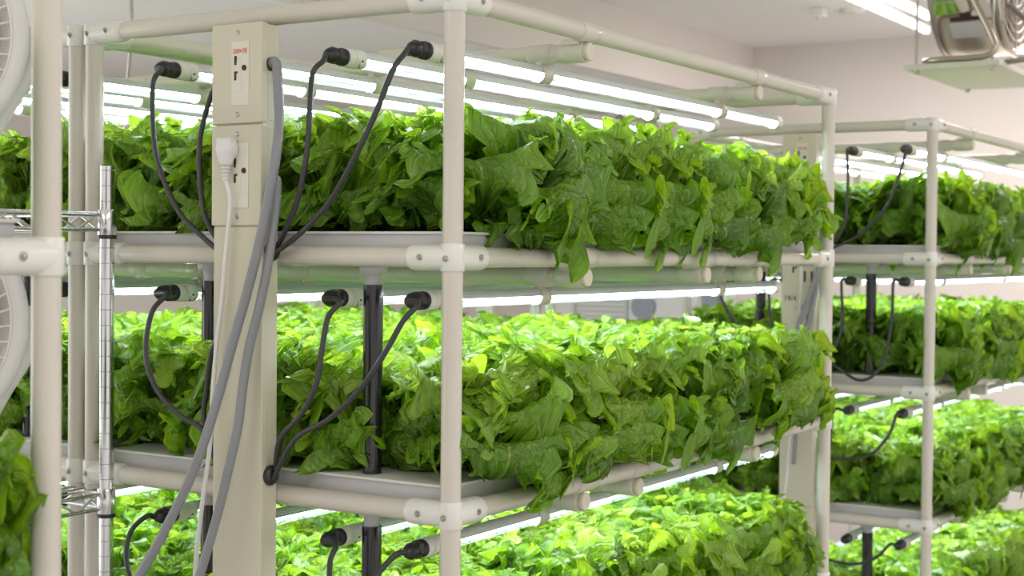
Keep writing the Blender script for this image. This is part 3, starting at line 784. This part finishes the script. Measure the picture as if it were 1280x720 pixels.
b.obj('fan_guard', M['bolt'], df)
b = MB(); b.lathe((-.07, 0, dz), (1, 0, 0), [(0, .05), (.01, .075), (.12, .075), (.13, .05)], 30); b.obj('motor', M['bronze'], df)
b = MB()
for i in range(4):
    a = 2*PI*i/4+.4; vs = []
    for q_ in range(6):
        rr = .05+(DR-.075)*q_/5
        for e in (-1, 0, 1):
            an = a+e*(.34-.01*q_); vs.append((.045-e*.03, math.cos(an)*rr, dz+math.sin(an)*rr))
    fs = [(q_*3+e, q_*3+e+1, q_*3+e+4, q_*3+e+3) for q_ in range(5) for e in range(2)]
    b.add(vs, fs); b.add([(x_+.002, y_, z_) for x_, y_, z_ in vs], [f[::-1] for f in fs])
b.obj('fan_blades', M['bronze'], df)
b = MB()
for y_ in (-DR-.03,):
    b.sweep([(.0, y_, dz+.02), (.03, y_, dz-.09), (.10, y_, .11), (.125, y_, .045), (.10, y_, .016), (.04, y_, .012), (-.06, y_, .012), (-.11, y_+.02, .012), (-.13, y_+.10, .012), (-.13, .12, .012), (-.11, .27, .012), (-.05, .30, .012), (.06, DR+.03, .012), (.11, DR+.03, .03), (.10, DR+.03, .11), (.03, DR+.03, dz-.09), (.0, DR+.03, dz+.02)], .011, 12)
for s_ in (-1, 1): b.cyl((0, s_*(DR-.004), dz), (0, s_*(DR+.045), dz), .012, 14)
b.obj('tube_stand', M['bronze'], df)
def bent(b, y0_, y1_, z0_, z1_, off=.0012):                      # a sheet following the drum's lower curve
    vs = []; n = 12
    for i in range(n+1):
        a = y0_+(y1_-y0_)*i/n
        for x_ in (z0_, z1_): vs.append((x_, math.cos(a)*(DR+off), dz+math.sin(a)*(DR+off)))
    b.add(vs, [(2*i, 2*i+1, 2*i+3, 2*i+2) for i in range(n)])
b = MB(); bent(b, math.radians(222), math.radians(236), -.06, .075); lb = b.obj('maker_label', M['tray'], df)
b = MB(); bent(b, math.radians(218), math.radians(221), -.055, .05); bent(b, math.radians(215), math.radians(219), -.02, .02); b.obj('label_print', M['ink'], df)
cable('dark cord curving down from the drum fan over the board edge', [Vector((-.07, BY0+.2, 2.40)), Vector((.0, BY0+.18, 2.33)), Vector((.035, BY0+.14, 2.25)), Vector((.03, BY0+.1, 2.20)), Vector((.0, BY0+.10, 2.195)), Vector((-.06, BY0+.14, 2.195))], .010, M['bolt'])

# ------------------------------------------------------------------ ceiling fittings
def strip(x, y0, y1, label):
    t = thing('ceiling_light', label, 'light', (x, (y0+y1)/2, 2.6), 0, 'fluorescent strips on the ceiling')
    h = (y1-y0)/2
    b = MB(); b.box(-.03, .03, -h-.02, h+.02, -.02, 0); b.obj('lamp_base', M['white'], t, bevel=.002)
    b = MB(); b.cyl((0, -h, -.034), (0, h, -.034), .014, 16); b.obj('fluorescent_tube', M['fluor'], t)
    b = MB()
    for s_ in (-1, 1): b.box(-.012, .012, s_*h-.008, s_*h+.008, -.048, -.018)
    b.obj('lamp_holder', M['white'], t)
    return t
strip(-.825, 3.86, 5.06, 'glowing ceiling strip light, longer of the two left of the drum fan')
strip(-.70, 3.2, 4.66, 'glowing ceiling strip light partly hidden behind the drum fan')
t = thing('smoke_detector', 'small cream box-shaped detector on the ceiling, left one', 'detector', (-1.1, 4.4, 2.6))
b = MB(); b.box(-.03, .03, -.03, .03, -.04, 0); b.obj('detector_body', M['cap'], t, bevel=.006)
b = MB(); b.lathe((0, 0, -.04), (0, 0, -1), [(0, .012), (.01, .008)], 14); b.obj('sensor', M['tray'], t)
t = thing('smoke_detector', 'flat round white detector on the ceiling, right one', 'detector', (-.99, 4.52, 2.6))
b = MB(); b.lathe((0, 0, 0), (0, 0, -1), [(0, .06), (.012, .058), (.02, .03)], 28); b.obj('detector_body', M['white'], t)
t = thing('ceiling_unit', 'small beige box with dark end under the lowered ceiling', 'fixture', (-2.25, 2.86, 2.31))
b = MB(); b.box(-.05, .09, -.035, .035, -.05, -.0); b.obj('unit_body', M['duct'], t, bevel=.004)
b = MB(); b.box(.09, .10, -.03, .03, -.045, -.005); b.obj('unit_lens', M['hole'], t)
# cord from the lowered ceiling
c0 = pix(164, 0, Z=2.31); c1 = pix(157, 92, Y=c0.y+.02)
o = MB().sweep([Vector((c0.x, c0.y, 2.31))-c1, Vector((c0.x-.004, c0.y+.005, 2.2))-c1, Vector((c1.x, c1.y, 2.0))-c1, Vector((c1.x-.003, c1.y, 1.90))-c1], .0055, 10).obj('dark_cord', M['bolt']); o.location = c1
tag(o, 'dark cord hanging from the lowered ceiling behind the left posts', 'cable')

# ------------------------------------------------------------------ equipment far behind, seen through the gaps
e = thing('air_unit', 'white floor-standing air unit with louvres and a grey round dial, seen behind the lettuces', 'appliance', (-1.75, 3.9, 0))
b = MB(); b.box(-.42, .32, 0, .3, 0, 1.52); b.obj('unit_body', M['white'], e, bevel=.006)
b = MB()
for i in range(16): b.box(-.26, -.02, -.006, .004, 1.16+i*.022-.003, 1.16+i*.022+.009)
b.box(-.275, -.262, -.01, .0, 1.14, 1.52); b.box(-.018, -.005, -.01, .0, 1.14, 1.52)
b.obj('louvre', M['tray'], e)
b = MB(); b.lathe((.07, 0, 1.30), (0, -1, 0), [(0, .058), (.01, .056)], 30); b.obj('dial', M['greycol'], e)
def column(x, y, w, d, h, m_, label, name='steel_column'):
    o = MB().box(-w/2, w/2, -d/2, d/2, 0, h).obj(name, m_, None, (x, y, 0), .004); return tag(o, label, 'column')
column(-1.335, 3.75, .035, .035, 1.5, M['pipe'], 'slim white upright between the air unit and the grey column')
column(-1.27, 3.72, .012, .012, 1.5, M['steel'], 'thin bright rod beside the slim white upright')
column(-1.13, 3.4, .07, .06, 1.56, M['greycol'], 'grey-blue upright column seen behind the central rack')
column(-1.06, 3.4, .02, .05, 1.56, M['white'], 'narrow white edge strip right of the grey-blue column')
column(-2.30, 3.6, .06, .05, 1.56, M['white'], 'white upright left of the air unit')
wf = thing('round_fan', 'beige round fan guard glimpsed behind the ends of the upper LED tubes', 'fan', tuple(pix(793, 174, Y=4.6)))
b = MB()
for i in range(36):
    a = 2*PI*i/36; a2 = a+.5
    b.sweep([(math.cos(a)*.05, -.05, math.sin(a)*.05), (math.cos(a+.2)*.12, -.055, math.sin(a+.2)*.12), (math.cos(a2)*.20, -.02, math.sin(a2)*.20)], .004, 6, sub=3)
for rr, y_ in ((.05, -.05), (.20, -.02)):
    b.sweep([(math.cos(2*PI*i/40)*rr, y_, math.sin(2*PI*i/40)*rr) for i in range(41)], .006, 8, sub=1)
b.obj('fan_guard', M['duct'], wf)
b = MB(); b.lathe((0, -.02, 0), (0, 1, 0), [(0, .20), (.05, .205), (.09, .16), (.10, .05)], 40, cap=False); b.obj('fan_shell', M['pipe'], wf)
b = MB(); b.lathe((0, -.06, 0), (0, 1, 0), [(0, .04), (.06, .05)], 24); b.obj('motor', M['pipe'], wf)
b = MB(); b.cyl((0, .05, 0), (0, .05, -wf.location.z/.75), .02, 16); b.lathe((0, .05, -wf.location.z/.75), (0, 0, 1), [(0, .2), (.02, .19), (.04, .03)], 30); b.obj('stand_pole', M['pipe'], wf); wf.scale = (.75, .75, .75)
